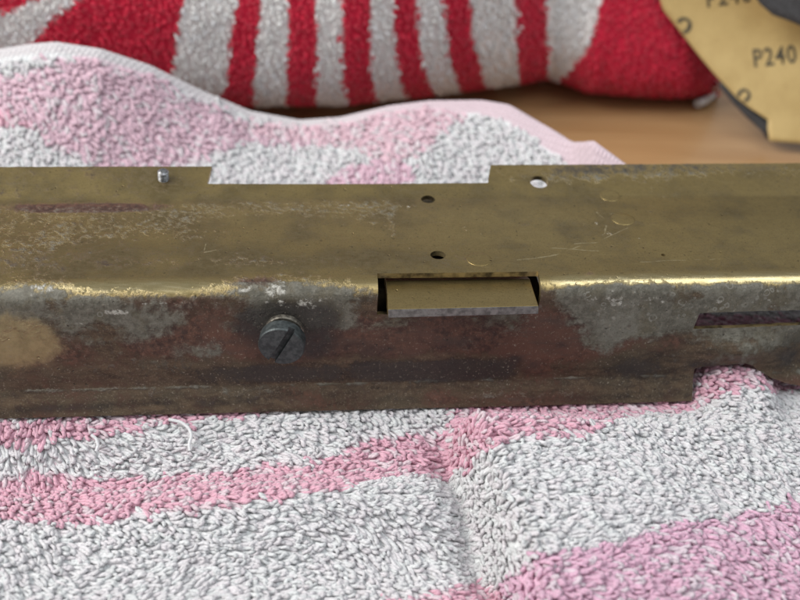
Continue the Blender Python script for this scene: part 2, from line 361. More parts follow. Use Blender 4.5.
SCR = [((518, 260), (556, 255), .00016), ((556, 255), (580, 246), .00013), ((550, 248), (598, 251), .00014), ((574, 244), (600, 242), .00012), ((600, 240), (628, 228), .00011), ((604, 234), (606, 226), .00016), ((596, 212), (606, 220), .00014), ((205, 252), (216, 250), .00016), ((206, 244), (205, 250), .00012), ((640, 262), (720, 259), .00010)]
M_BRASS = mat_brass()
def build_body():
    F = lambda L: [flat(*p) for p in L]
    top = F([(0, 167), (100, 166.5), (212, 166.5), (207, 184), (290, 184), (350, 184), (420, 183.5), (488, 183), (490.5, 165), (600, 164.5), (800, 163)])
    bot = F([(800, 386), (785, 383), (772, 378), (760, 372), (752, 365), (744, 362), (700, 367), (694.5, 369), (692, 401), (520, 406), (345, 410), (160, 414.5), (0, 418.5)])
    UL, UR = -112.0, 112.0
    outl = [np.array([UL, top[0][1]])] + top + [np.array([UR, top[-1][1]]), np.array([UR, bot[0][1]-2])] + bot + [np.array([UL, bot[-1][1]])]
    slot = F([(377, 273.5), (458, 272.6), (538, 271.5), (538, 312), (377, 314.5)])
    wA = F([(700, 313), (750, 311.5), (800, 310)]); wB = F([(800, 325), (750, 326.5), (693, 329)])
    win = wA + [np.array([100.0, wA[-1][1]]), np.array([100.0, wB[0][1]])] + wB
    def circ(px, py, r, n=28):
        c = flat(px, py); return [c+r*np.array([math.cos(k*2*math.pi/n), math.sin(k*2*math.pi/n)]) for k in range(n)]
    holes = [slot, win, circ(438, 255, 1.3), circ(428, 199.5, 1.3), circ(539, 182, 1.7), circ(663.5, 255, .42, 20)]
    def dens(loop, step=.5):
        r = []
        for i in range(len(loop)):
            a, b = np.array(loop[i]), np.array(loop[(i+1) % len(loop)]); n = max(1, int(np.linalg.norm(b-a)/step))
            for k in range(n): r.append(a+(b-a)*k/n)
        return r
    # a hand-cut edge is never quite straight
    rough = lambda L: [p+.10*np.array([vnoise(p[0]*1.3, p[1]*1.3, 5)-.5, vnoise(p[0]*1.3, p[1]*1.3, 6)-.5]) for p in L]
    loops = [rough(dens(outl))] + [rough(dens(h)) if len(h) < 20 else h for h in holes]
    smin = min(p[1] for p in outl); smax = max(p[1] for p in outl)
    h = .52
    gx, gy = np.meshgrid(np.arange(UL+h/2, UR, h), np.concatenate([np.arange(smin, -.2, h), np.arange(0, AL, .3), np.arange(AL, smax, h)]))
    gx = gx.ravel(); gy = gy.ravel()
    ok = inpoly(gx, gy, loops[0])
    for L in loops[1:]: ok &= ~inpoly(gx, gy, L)
    allb = np.array([p for L in loops for p in L])
    cell = set()
    for p in allb:
        ci, cj = int(p[0]//.25), int(p[1]//.25)
        for a in (-1, 0, 1):
            for b in (-1, 0, 1): cell.add((ci+a, cj+b))
    gx, gy = gx[ok], gy[ok]
    keep = np.array([(int(x//.25), int(y//.25)) not in cell for x, y in zip(gx, gy)])
    pts = [Vector(p) for p in allb] + [Vector((x, y)) for x, y in zip(gx[keep], gy[keep])]
    edges = []; k = 0
    for L in loops:
        n = len(L); edges += [(k+i, k+(i+1) % n) for i in range(n)]; k += n
    V, E_, Fc, *_ = delaunay_2d_cdt(pts, edges, [], 0, 1e-5)
    V = np.array([(v.x, v.y) for v in V]); Fc = np.array([f for f in Fc if len(f) == 3])
    c = V[Fc].mean(1); ok = inpoly(c[:, 0], c[:, 1], loops[0])
    for L in loops[1:]: ok &= ~inpoly(c[:, 0], c[:, 1], L)
    Fc = Fc[ok]
    # orientation: +normal outward
    a = V[Fc]; cr_ = (a[:, 1, 0]-a[:, 0, 0])*(a[:, 2, 1]-a[:, 0, 1])-(a[:, 1, 1]-a[:, 0, 1])*(a[:, 2, 0]-a[:, 0, 0])
    Fc[cr_ < 0] = Fc[cr_ < 0][:, ::-1]
    u, s = V[:, 0], V[:, 1]; n = len(V); TH = 0.95
    outer = place(u, s); inner = place(u, s, -TH)
    cnt = {}
    for f in Fc:
        for i in range(3):
            e = (f[i], f[(i+1) % 3]); cnt[e] = cnt.get(e, 0)+1
    rimE = [e for e in cnt if (e[1], e[0]) not in cnt]
    verts = np.concatenate([outer, inner]); faces = [tuple(f) for f in Fc] + [tuple(f[::-1]+n) for f in Fc]; mi = [0]*len(Fc)+[1]*len(Fc)
    rid = {}; extra = []
    CH = .12                                                   # small worn chamfer between face and cut edge
    def rv(i, lvl):
        if (i, lvl) not in rid:
            rid[(i, lvl)] = 2*n+len(extra); extra.append(place(u[i:i+1], s[i:i+1], (0, -TH)[lvl])[0])
        return rid[(i, lvl)]
    for i, j in rimE:
        faces.append((rv(j, 0), rv(i, 0), rv(i, 1), rv(j, 1))); mi.append(2)
    verts = np.concatenate([verts, np.array(extra)])
    loc = np.array(lock.location)
    o = mesh_obj('folded_sheet', verts-loc, faces, [M_BRASS, M_INNER, M_RIM], lock, True, mi)
    # ---- wear masks and painted highlights and reflections, traced as patches with their own shapes
    N = len(verts); fl = fbm(u/5, s/5, 11, 4); fm = fbm(u/1.6, s/1.6, 23, 4)
    def blob(px, py, rx, ry, pw=2):
        c = flat(px, py); dx = abs(flat(px+rx, py)[0]-c[0]); dy = max(abs(flat(px, py+ry)[1]-c[1]), abs(flat(px, py-ry)[1]-c[1]))
        return np.exp(-((np.abs(u-c[0])/dx)**pw+(np.abs(s-c[1])/dy)**pw))
    U = lambda px, py: flat(px, py)[0]
    front = smooth(AL*.62, AL*.10, s)
    tarn = front*.95
    right = smooth(U(545, 290), U(600, 290), u); left = 1-smooth(U(330, 290), U(370, 290), u)
    grime_reflect = np.zeros(n)
    band = smooth(AL*.66, AL*.35, s)*smooth(flat(400, 345)[1], flat(400, 312)[1], s)
    grime_reflect += band*(.30+.45*left*blob(310, 300, 60, 30)+.25*right)*(1-.55*blob(110, 300, 90, 14))
    grime_reflect += .46*blob(45, 292, 40, 14)+.5*blob(20, 310, 70, 22)+.55*blob(160, 318, 90, 22)+.6*blob(320, 300, 55, 24)+.55*blob(255, 285, 40, 12)
    grime_reflect += right*.65*smooth(flat(700, 352)[1], flat(700, 330)[1], s)*smooth(AL*.58, AL*.25, s)
    grime_reflect += .48*blob(620, 305, 70, 30)+.6*blob(745, 345, 60, 30)
    grime_reflect += .55*blob(40, 212, 70, 5)+.62*blob(250, 208, 110, 7, 3)+.50*blob(360, 208, 60, 7)+.55*blob(130, 225, 140, 14)+.42*blob(30, 240, 60, 26)+.35*blob(200, 262, 150, 5)
    grime_reflect += .42*blob(700, 170, 160, 8, 3)+.4*blob(560, 175, 60, 9)+.32*blob(680, 205, 12, 20)+.40*blob(392, 225, 4, 26)+.3*blob(30, 235, 30, 12)+.36*blob(360, 222, 25, 8)  # right flange blobs paint its dark reflection; the third paints a reflected streak
    rust = .80*blob(200, 335, 95, 24)+.68*blob(430, 330, 120, 26)+.72*blob(590, 335, 90, 28)+.7*blob(60, 352, 40, 16)+.4*blob(330, 335, 60, 20)
    rust += 1.15*blob(88, 208, 88, 5, 3)+.85*blob(258, 283, 30, 7)+.7*blob(590, 274, 7, 3)+.5*blob(645, 318, 24, 10)+.55*blob(758, 306, 13, 4)+.35*blob(470, 400, 260, 8)+.25*blob(510, 258, 50, 8)
    dark = 1.2*blob(302, 326, 36, 24, 3)+1.1*blob(264, 324, 28, 20, 3)+1.1*blob(440, 371, 85, 11, 4)+.85*blob(275, 374, 95, 9, 4)+.95*blob(645, 368, 42, 13)+.5*blob(380, 350, 160, 14)+.45*blob(240, 402, 200, 7)+.5*blob(630, 396, 80, 6)+.55*blob(515, 358, 6, 3)+.42*blob(30, 410, 120, 6)
    dark += .55*blob(560, 170, 70, 8)+.42*blob(690, 167, 120, 6, 4)+.9*blob(790, 350, 16, 20)+.6*blob(705, 365, 18, 5)+.35*blob(560, 345, 10, 4)+.28*blob(10, 190, 50, 14)  # first two blobs paint the dark reflection on the right flange
    clean = 1.05*blob(14, 342, 40, 24, 3)+.42*blob(-60, 350, 60, 20)
    rings = right*smooth(flat(700, 335)[1], flat(700, 310)[1], s)*smooth(AL*.9, AL*.5, s)+.8*blob(620, 300, 50, 30)+.8*blob(95, 320, 40, 14)
    grime_reflect += .85*np.exp(-((s-SC)/.30)**2)*smooth(.35, .60, fl)
    grime_reflect += .40*blob(200, 392, 260, 5)*fm + .35*blob(90, 330, 70, 20)*fm*1.6 + .45*blob(540, 395, 120, 4)*fm*1.5
    polish_glint = np.exp(-((s-AL*.70)/(AL*.24))**2)*(.85*blob(110, 283, 110, 60, 4)+1.0*smooth(U(545, 280), U(575, 280), u)+.3)*(.35+1.3*fm)  # worn polish, with the bend's bright highlight put into its colour
    polish_glint = np.clip(polish_glint, 0, 1)
    crust_glint = .42*np.exp(-((s-.3)/.3)**2)*blob(150, 304, 110, 60, 4)+.46*blob(277, 290, 14, 8)+.5*blob(240, 290, 14, 5)+.52*blob(42, 286, 20, 7)+.5*blob(118, 312, 18, 5)+.42*blob(300, 303, 40, 12)+.40*blob(270, 278, 40, 5)+.34*blob(610, 300, 60, 22)+.36*blob(350, 205, 40, 5)+.40*blob(412, 206, 14, 4)+.36*blob(590, 273, 10, 3)+.33*blob(80, 322, 40, 8)+.30*blob(740, 300, 90, 12)+.25*blob(450, 235, 120, 30)+.25*blob(620, 225, 60, 30)  # first term paints the highlight line along the bend's lower edge
    rust += .45*blob(420, 345, 300, 16, 4)
    # the tall rear flange on the left and the right sheet are only lightly soiled
    webm = smooth(AL*.9, AL*1.3, s)
    tarn += webm*(.10+.22*smooth(U(420, 240), U(60, 240), u)*fm+.30*(fm-.5)) + .20*blob(300, 262, 260, 5) + .40*blob(60, 255, 120, 14)*fl + .25*blob(640, 230, 200, 30)*fl
    lo = .45+1.1*fbm(u/7, s/5, 301, 4); md_ = .45+1.1*fbm(u/3.2, s/2.4, 302, 4)
    grime_reflect = grime_reflect*lo*md_*1.02; rust = rust*(.5+.5*lo)*(.45+.55*md_)*1.02; clean = clean*(.6+.4*md_)
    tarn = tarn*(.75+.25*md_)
    grime_reflect = np.where(s > AL*.85, np.minimum(grime_reflect*.85, .41), grime_reflect); crust_glint = np.where(s > AL*.85, crust_glint*.8, crust_glint)
    tarn = tarn + .10*smooth(AL+LW-1, AL+LW+2, s)*smooth(U(260, 200), U(200, 200), u)
    # patches drift into one another rather than lying in bands
    fA, fB, fC = fbm(u/8+3, s/6, 401, 4)-.5, fbm(u/6+7, s/4.5, 402, 4)-.5, fbm(u/4.5, s/3.5, 403, 4)-.5
    fr_ = smooth(AL*.5, AL*.1, s)
    rust = rust + fr_*(1.5*fA+.10); grime_reflect = grime_reflect*.92 + fr_*(1.5*fB-.08)*smooth(SC-2, SC+6, s) + fr_*.5*fC; dark = dark*(1+1.2*fC) + fr_*.9*fB*fA
    clean = clean*(1+1.2*fC) + .5*fr_*np.maximum(fC, 0)*smooth(U(330, 340), U(60, 340), u)
    soil_reflect = webm*(.36+1.3*fA+.7*fC+.20*smooth(U(420, 240), U(60, 240), u)-.12*smooth(U(520, 240), U(640, 240), u)) + .3*blob(675, 200, 18, 30) + .25*blob(300, 262, 260, 6)  # soiling, plus a reflected streak painted by the right-hand blob
    def pack(a, b, c_):
        r = np.zeros((N, 4), np.float32); r[:, 3] = 1
        for k, q in enumerate((a, b, c_)):
            r[:n, k] = np.clip(q, 0, 1.2); r[n:2*n, k] = .0
        return r
    for nm, d in (('wear', pack(tarn, rust, grime_reflect)), ('wear_reflect2', pack(dark, clean, rings)), ('wear_glint3', pack(polish_glint, crust_glint, soil_reflect))):
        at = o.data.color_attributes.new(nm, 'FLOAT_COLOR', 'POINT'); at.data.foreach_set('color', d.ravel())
    return o
body = build_body()

LL = np.array(lock.location)
def child(name, V, Fc, mats, parent=lock, **kw):
    return mesh_obj(name, np.asarray(V)-LL, Fc, mats, parent, **kw)
def bevel(o, wd, seg=2):
    md = o.modifiers.new('bevel', 'BEVEL'); md.width = wd; md.segments = seg; md.limit_method = 'ANGLE'; md.angle_limit = R(30)

# latch: sloping bolt through the slot
def build_latch():
    yi, yo = 4.2, -4.0
    a0, a1 = local_plane_y(386, 281, yi), local_plane_y(530, 279, yi)
    b0, b1 = local_plane_y(388, 309.5, yo), local_plane_y(538.5, 306, yo)
    c0, c1 = local_plane_y(388, 318, yo), local_plane_y(538.5, 314, yo)
    d0, d1 = a0+np.array([0, 0, -3.4]), a1+np.array([0, 0, -3.4])
    e0, e1 = a0+np.array([0, 2.5, -1.2]), a1+np.array([0, 2.5, -1.2]); g0, g1 = d0+np.array([0, 2.5, 0]), d1+np.array([0, 2.5, 0])
    P = np.array([a0, a1, b1, b0, c0, c1, d1, d0, e0, e1, g1, g0])
    V = toworld(P[:, 0]/1000, P[:, 1]/1000, P[:, 2]/1000)
    Fc = [(3, 2, 1, 0), (4, 5, 2, 3), (7, 6, 5, 4), (0, 1, 9, 8), (8, 9, 10, 11), (11, 10, 6, 7), (0, 7, 4, 3), (0, 8, 11, 7), (1, 2, 5, 6), (1, 6, 10, 9)]
    o = child('latch_bolt', V, Fc, [M_BRASS, M_STEEL], smooth_sh=False, mi=[0, 1, 0, 0, 0, 0, 0, 0, 0, 0]); bevel(o, .00012)
    o['label'] = 'smooth brass latch bolt with grey end, sloping out of the slot'
build_latch()

def build_slot_block():
    p0, p1 = flat(368, 300)[0], flat(548, 300)[0]  # added unseen box that keeps light out of the slot and holes
    P = np.array([(x, y, z) for x in (p0, p1) for y in (5.2, 37) for z in (-4.6, -15)]); V = toworld(P[:, 0]/1000, P[:, 1]/1000, P[:, 2]/1000)
    # added front tray closing the space round the bolt, so the gap stays dark
    Fc = [(0, 1, 5, 4), (2, 6, 7, 3), (0, 4, 6, 2), (1, 3, 7, 5), (0, 2, 3, 1), (4, 5, 7, 6)]
    Q = np.array([(x, y, z) for x in (p0, p1) for y in (.9, 5.0) for z in (-9.0, -9.8)]); W = toworld(Q[:, 0]/1000, Q[:, 1]/1000, Q[:, 2]/1000)
    Fc += [tuple(8+i for i in f) for f in [(0, 1, 5, 4), (2, 6, 7, 3), (0, 4, 6, 2), (1, 3, 7, 5), (0, 2, 3, 1), (4, 5, 7, 6)]]
    for xx in (p0-.4, p1-.4):
        Q = np.array([(x, y, z) for x in (xx, xx+.8) for y in (.9, 5.1) for z in (-1.6, -9.9)]); k = len(V)+len(W); W = np.concatenate([W, toworld(Q[:, 0]/1000, Q[:, 1]/1000, Q[:, 2]/1000)])
        Fc += [tuple(k+i for i in f) for f in [(0, 1, 5, 4), (2, 6, 7, 3), (0, 4, 6, 2), (1, 3, 7, 5), (0, 2, 3, 1), (4, 5, 7, 6)]]
    o = child('slot_light_block', np.concatenate([V, W]), Fc, M_INNER, smooth_sh=False)
build_slot_block()

def axes(n):
    n = n/np.linalg.norm(n); a = EX - n*(EX@n); a /= np.linalg.norm(a); return n, a, np.cross(n, a)
def lathe(name, org, n, prof, mat, parent, N=40, bev=None):
    n, a, b = axes(n); V = []; Fc = []
    for r, h in prof:
        for k in range(N):
            t = 2*math.pi*k/N; V.append(org+n*h+r*(a*math.cos(t)+b*math.sin(t)))
    for i in range(len(prof)-1):
        for k in range(N): Fc.append((i*N+k, i*N+(k+1) % N, (i+1)*N+(k+1) % N, (i+1)*N+k))
    Fc.append(tuple(range(N))[::-1]); Fc.append(tuple(range((len(prof)-1)*N, len(prof)*N)))
    o = child(name, V, Fc, mat, parent); o.data.set_sharp_from_angle(angle=R(35)); return o

def build_screw():
    c = flat(285, 329); base = place(c[0:1], c[1:2])[0]
    y, z, ny, nz = profile(c[1:2]); nrm = HY*ny[0]+HZ*nz[0]
    # head centre seen at (281,347): find the point 4.6 mm out along that ray
    d = ray(281, 347.5); t = ((base+nrm*.0046-CAM)@nrm)/(d@nrm); head = CAM+d*t
    n = head-base; n /= np.linalg.norm(n)
    mm = .001
    sh = lathe('screw', base, n, [(2.1*mm, -1.5*mm), (2.1*mm, 3.2*mm)], M_SCREW, lock)
    sh['label'] = 'blackened slotted screw standing out of the front face'
    lathe('washer', base, n, [(2.2*mm, .0), (3.1*mm, .0), (3.25*mm, .25*mm), (3.2*mm, .75*mm), (3.0*mm, .95*mm), (2.2*mm, .95*mm)], M_WASHER, lock)
    # slotted head: a base disc and two half discs with the slot between
    n, a, b = axes(n); r = 3.75*mm; h0, h1, h2 = 2.4*mm, 3.6*mm, 4.6*mm
    top = head - n*(head-base)@n*0
    # slot direction in the picture from (271,364) to (292,332)
    q0 = ray(271, 364); q1 = ray(292, 332); hit = lambda q: CAM+q*(((base+n*h2-CAM)@n)/(q@n))
    sd = hit(q1)-hit(q0); sd -= n*(sd@n); sd /= np.linalg.norm(sd); sp = np.cross(n, sd)
    V = []; Fc = []
    def prism(poly, z0, z1, inset=.0):
        k0 = len(V); m_ = len(poly)
        for zz, sc in ((z0, 1), (z1-.25*mm if inset else z1, 1)) + (((z1, 1-inset),) if inset else ()):
            for p in poly:
                V.append(base+n*zz+(sd*p[0]+sp*p[1]) if sc == 1 else base+n*zz+(sd*p[0]*sc+sp*(p[1]*sc+(1-sc)*math.copysign(.55*mm, p[1]))))
        lv = 3 if inset else 2
        for l in range(lv-1):
            for i in range(m_): Fc.append((k0+l*m_+i, k0+l*m_+(i+1) % m_, k0+(l+1)*m_+(i+1) % m_, k0+(l+1)*m_+i))
        Fc.append(tuple(k0+i for i in range(m_))[::-1]); Fc.append(tuple(k0+(lv-1)*m_+i for i in range(m_)))
    prism([(r*math.cos(t), r*math.sin(t)) for t in np.linspace(0, 2*math.pi, 49)[:-1]], h0, h1)
    hw = .55*mm; a0 = math.asin(hw/r)
    for sgn in (0, math.pi):
        prism([(r*math.cos(t), r*math.sin(t)) for t in np.linspace(a0+sgn, math.pi-a0+sgn, 26)], h1-.0*mm, h2, .05)
    o = child('screw_head', np.array(V), Fc, M_SCREW, sh, smooth_sh=False)
build_screw()

def build_stud():
    c = flat(163.5, 179); base = place(c[0:1], c[1:2])[0]; y, z, ny, nz = profile(c[1:2]); n = HY*ny[0]+HZ*nz[0]+EX*.05
    prof = [(.75, -1.4)]; h = -.2
    for k in range(5):
        prof += [(.72, h), (1.0, h+.16), (1.0, h+.24), (.72, h+.40)]; h += .42
    prof += [(.6, h+.12)]
    o = lathe('threaded_stud', base, n, [(r*.001, q*.001) for r, q in prof], M_THREAD, lock, 24)
    o['label'] = 'small grey threaded screw tip standing on the rear flange'
build_stud()

def build_rivets():
    for px, py, r in ((479, 259, 2.15), (623, 219, 2.15), (610, 196, 1.9)):
        c = flat(px, py); N = 36; V = []; Fc = []
        rr = [(r, -.03), (r, .01), (r*.93, .045), (r*.6, .055), (.01, .06)]
        for q, h in rr:
            t = np.linspace(0, 2*math.pi, N+1)[:-1]; V += list(place(c[0]+q*np.cos(t), c[1]+q*np.sin(t), h))
        for i in range(len(rr)-1):
            for k in range(N): Fc.append((i*N+k, i*N+(k+1) % N, (i+1)*N+(k+1) % N, (i+1)*N+k))
        child('rivet', V, Fc, M_BRASS)
build_rivets()

# ------------------------------------------------------------------ towel
SIL = [(-190, 75), (-120, 66), (-60, 56), (0, 47), (30, 42), (55, 40), (100, 47), (150, 64), (200, 89), (250, 110), (300, 119), (340, 116), (390, 104), (430, 99), (480, 99), (510, 104), (540, 120), (572, 141), (592, 139), (628, 163), (700, 200)]
SILY = [.080, .080, .080, .080, .080, .080, .080, .082, .084, .085, .086, .087, .088, .088, .086, .083, .078, .071, .064, .058, .040]
rp = np.array([on_y(px, py, y) for (px, py), y in zip(SIL, SILY)])
def ridge(x):
    zz = rp[:, 2].copy()
    return np.interp(x, rp[:, 0], rp[:, 1]), np.interp(x, rp[:, 0], zz)
bl = np.array([place(*[np.array([v]) for v in flat(px, py)])[0] for px, py in ((0, 418), (200, 413), (345, 410), (520, 406), (690, 401))])
kz = np.polyfit(bl[:, 0], bl[:, 2], 1); ky = np.polyfit(bl[:, 0], bl[:, 1], 1)
cz_ = on_z(438, 405, .012); cz2 = on_z(470, 500, .012); cz3 = on_z(510, 600, .012)
def height(x, y):
    x = np.asarray(x, float); y = np.asarray(y, float)
    zb = np.polyval(kz, x); yb = np.polyval(ky, x)
    fr = smooth(.000, -.012, y-yb)                       # 1 well in front of the plate
    z = zb - .0014 + 0*x
    z = z + fr*(.0030*(fbm(x/.03+9, y/.022+3, 41, 3)-.5))
    # left: hollow close to the plate, swelling towards the viewer
    xc = np.interp(-y, [-cz_[1], -cz2[1], -cz3[1]], [cz_[0], cz2[0], cz3[0]])
    lf = smooth(.004, -.004, x-xc)
    z = z - lf*fr*.0020 - lf*.0034*np.exp(-((x+.050)/.030)**2-((y-yb+.0095)/.005)**2) + lf*.0024*np.exp(-((y-yb+.019)/.005)**2)*(.6+.8*np.sin(x*60+2.2)) - lf*.0018*np.exp(-((y-yb+.031)/.006)**2)
    # right: plump fold with a sharp left shoulder
    z = z + fr*(.0080*smooth(-.0018, .0042, x-xc)*np.exp(-(np.maximum(x-xc-.004, 0)/.045)**2)) - .0030*np.exp(-((x-xc+.001)/.0035)**2)*fr
    # behind the notch in the plate the cloth swells up
    z = z + .0052*np.exp(-((x-.0600)/.0065)**4)*np.exp(-((y-.0045)/.008)**2)
    # behind the plate: dips, then climbs to the ridge
    yr, zr = ridge(x); yr = np.maximum(yr, .03)
    y0 = .036
    t = np.clip((y-y0)/(np.maximum(yr-y0, .012)), 0, 1)
    zlow = np.maximum(.0075 + .0022*(fbm(x/.02, y/.02, 77, 2)-.5), .004)
    back = smooth(.012, .034, y)
    zz = zlow + (zr-zlow)*(t**1.25*(1-.35*t)+.35*t*t*t)/1.0
    zz = zz + .004*np.sin(math.pi*t)*(fbm(x/.03+5, y/.03, 55, 2)-.5)*2*np.clip((zr-.01)/.015, .2, 1)
    z = z*(1-back)+zz*back
    over = np.clip(y-yr, 0, None)
    z = z - over*1.2 - over*over*60
    return np.maximum(z, .0022)
def hit_towel(px, py):
    d = ray(px, py); t = np.linspace(.10, .42, 2600); P = CAM+np.multiply.outer(t, d)
    k = np.argmax(P[:, 2] <= height(P[:, 0], P[:, 1]))
    return P[k, :2]
towel = empty('terry_towel', (0, 0, 0), 'pink and white striped terry towel, rumpled under the brass plate', 'towel')
WHITE = np.array([.83, .84, .835]); PINK = np.array([.85, .50, .60]); LILAC = np.array([.84, .53, .67]); PALE = np.array([.89, .67, .73])
# stripes traced on the cloth (front of the plate, then the fold behind it)
def tp(L): return [tuple(hit_towel(*p)) for p in L]
STRIPES = [
 (PINK, tp([(-120, 425), (0, 418), (120, 414), (265, 408), (250, 418), (150, 424), (80, 436), (0, 440), (-120, 450)])),
 (PINK, tp([(-120, 470), (0, 468), (60, 472), (130, 480), (220, 474), (300, 462), (360, 440), (400, 430), (440, 430), (452, 455), (450, 478), (380, 482), (310, 492), (230, 508), (130, 515), (60, 523), (0, 520), (-120, 520)])),
 (PINK, tp([(440, 402), (600, 396), (692, 392), (691, 366), (740, 352), (790, 378), (765, 388), (710, 400), (640, 415), (600, 425), (560, 440), (520, 440), (490, 448), (470, 470), (452, 468), (446, 440)])),
 (LILAC, tp([(500, 580), (530, 566), (600, 545), (680, 525), (740, 510), (800, 495), (900, 470), (960, 600), (820, 640), (500, 680), (480, 620)])),
 (PINK, tp([(380, 600), (440, 590), (480, 585), (500, 600), (500, 680), (380, 680)])),
 (LILAC*.35+PALE*.65, tp([(-150, 80), (0, 72), (40, 62), (95, 58), (150, 74), (200, 100), (240, 118), (290, 128), (330, 138), (300, 146), (245, 140), (215, 150), (185, 165), (160, 185), (120, 185), (95, 168), (60, 148), (25, 125), (0, 110), (-150, 110)])),
 (PINK, tp([(-150, 108), (0, 106), (20, 113), (32, 124), (0, 121), (-150, 124)])),
 (PALE*.75+PINK*.25, tp([(230, 118), (300, 124), (340, 118), (390, 107), (430, 102), (480, 102), (470, 112), (440, 130), (415, 152), (390, 162), (350, 150), (300, 140), (240, 128)])),
 (LILAC*.5+PALE*.5, tp([(310, 186), (340, 170), (370, 158), (400, 160), (420, 172), (400, 190), (320, 195)])),
]
STRIPES.insert(0, (PINK*.7+LILAC*.3, [(.044, .006), (.12, .010), (.12, .034), (.044, .030)]))
def towel_colour(x, y):
    c = np.tile(WHITE, (len(x), 1))
    jx = x+.0016*(vnoise(x/.004, y/.004, 91)-.5); jy = y+.0016*(vnoise(x/.004, y/.004, 92)-.5)
    for col, poly in STRIPES: c[inpoly(jx, jy, poly)] = col
    # narrow pink band running beside the right-hand hem
    return c
def hem_mask(x, y):
    yr, zr = ridge(x); wd = np.interp(x, [.0, .03], [.0022, .0052])
    return y > yr-wd
def build_towel():
    h = .001
    xs = np.arange(-.125, .1251, h); K = 190
    yr, _ = ridge(xs); back = np.maximum(yr+.014, .02)
    tt = np.linspace(0, 1, K)[:, None]; Y = -.078+(back[None, :]+.078)*tt; X = np.tile(xs, (K, 1))
    Z = height(X, Y); V = np.stack([X.ravel(), Y.ravel(), Z.ravel()-.00012], 1)
    n = len(xs); i = np.arange(K-1)[:, None]*n+np.arange(n-1)[None, :]; i = i.ravel()
    Q = np.stack([i, i+1, i+n+1, i+n], 1)
    col = towel_colour(V[:, 0], V[:, 1])
    hm = hem_mask(V[:, 0], V[:, 1]); hw_ = smooth(-.03, .01, V[:, 0])[:, None]; hc = ((PALE*.85+WHITE*.15)*hw_+(WHITE*.75+PALE*.25)*(1-hw_))*.80; col[hm] = hc[hm]
    base = big_mesh('ground_weave', V, Q, M_CLOTH, towel, col*.96)
    md = base.modifiers.new('thickness', 'SOLIDIFY'); md.thickness = .0012; md.offset = -1
    V_, Q_, C_, S_ = [], [], [], []; off = 0
    for xa, xb, ya, yb, dx, ds, NS, NR, r0_, r1_ in ((-.085, .085, -.058, .0255, .00098, .00090, 9, 5, .00028, .00037), (-.102, .092, .026, .2, .00106, .00098, 7, 5, .00034, .00044)):
        V, Q, C, S = loops(xa, xb, ya, yb, dx, ds, NS, NR, r0_, r1_); V_.append(V); Q_.append(Q+off); C_.append(C); S_.append(S); off += len(V)
    o = big_mesh('terry_loops', np.concatenate(V_), np.concatenate(Q_), M_YARN, towel, np.concatenate(C_), np.concatenate(S_)); o['kind'] = 'stuff'
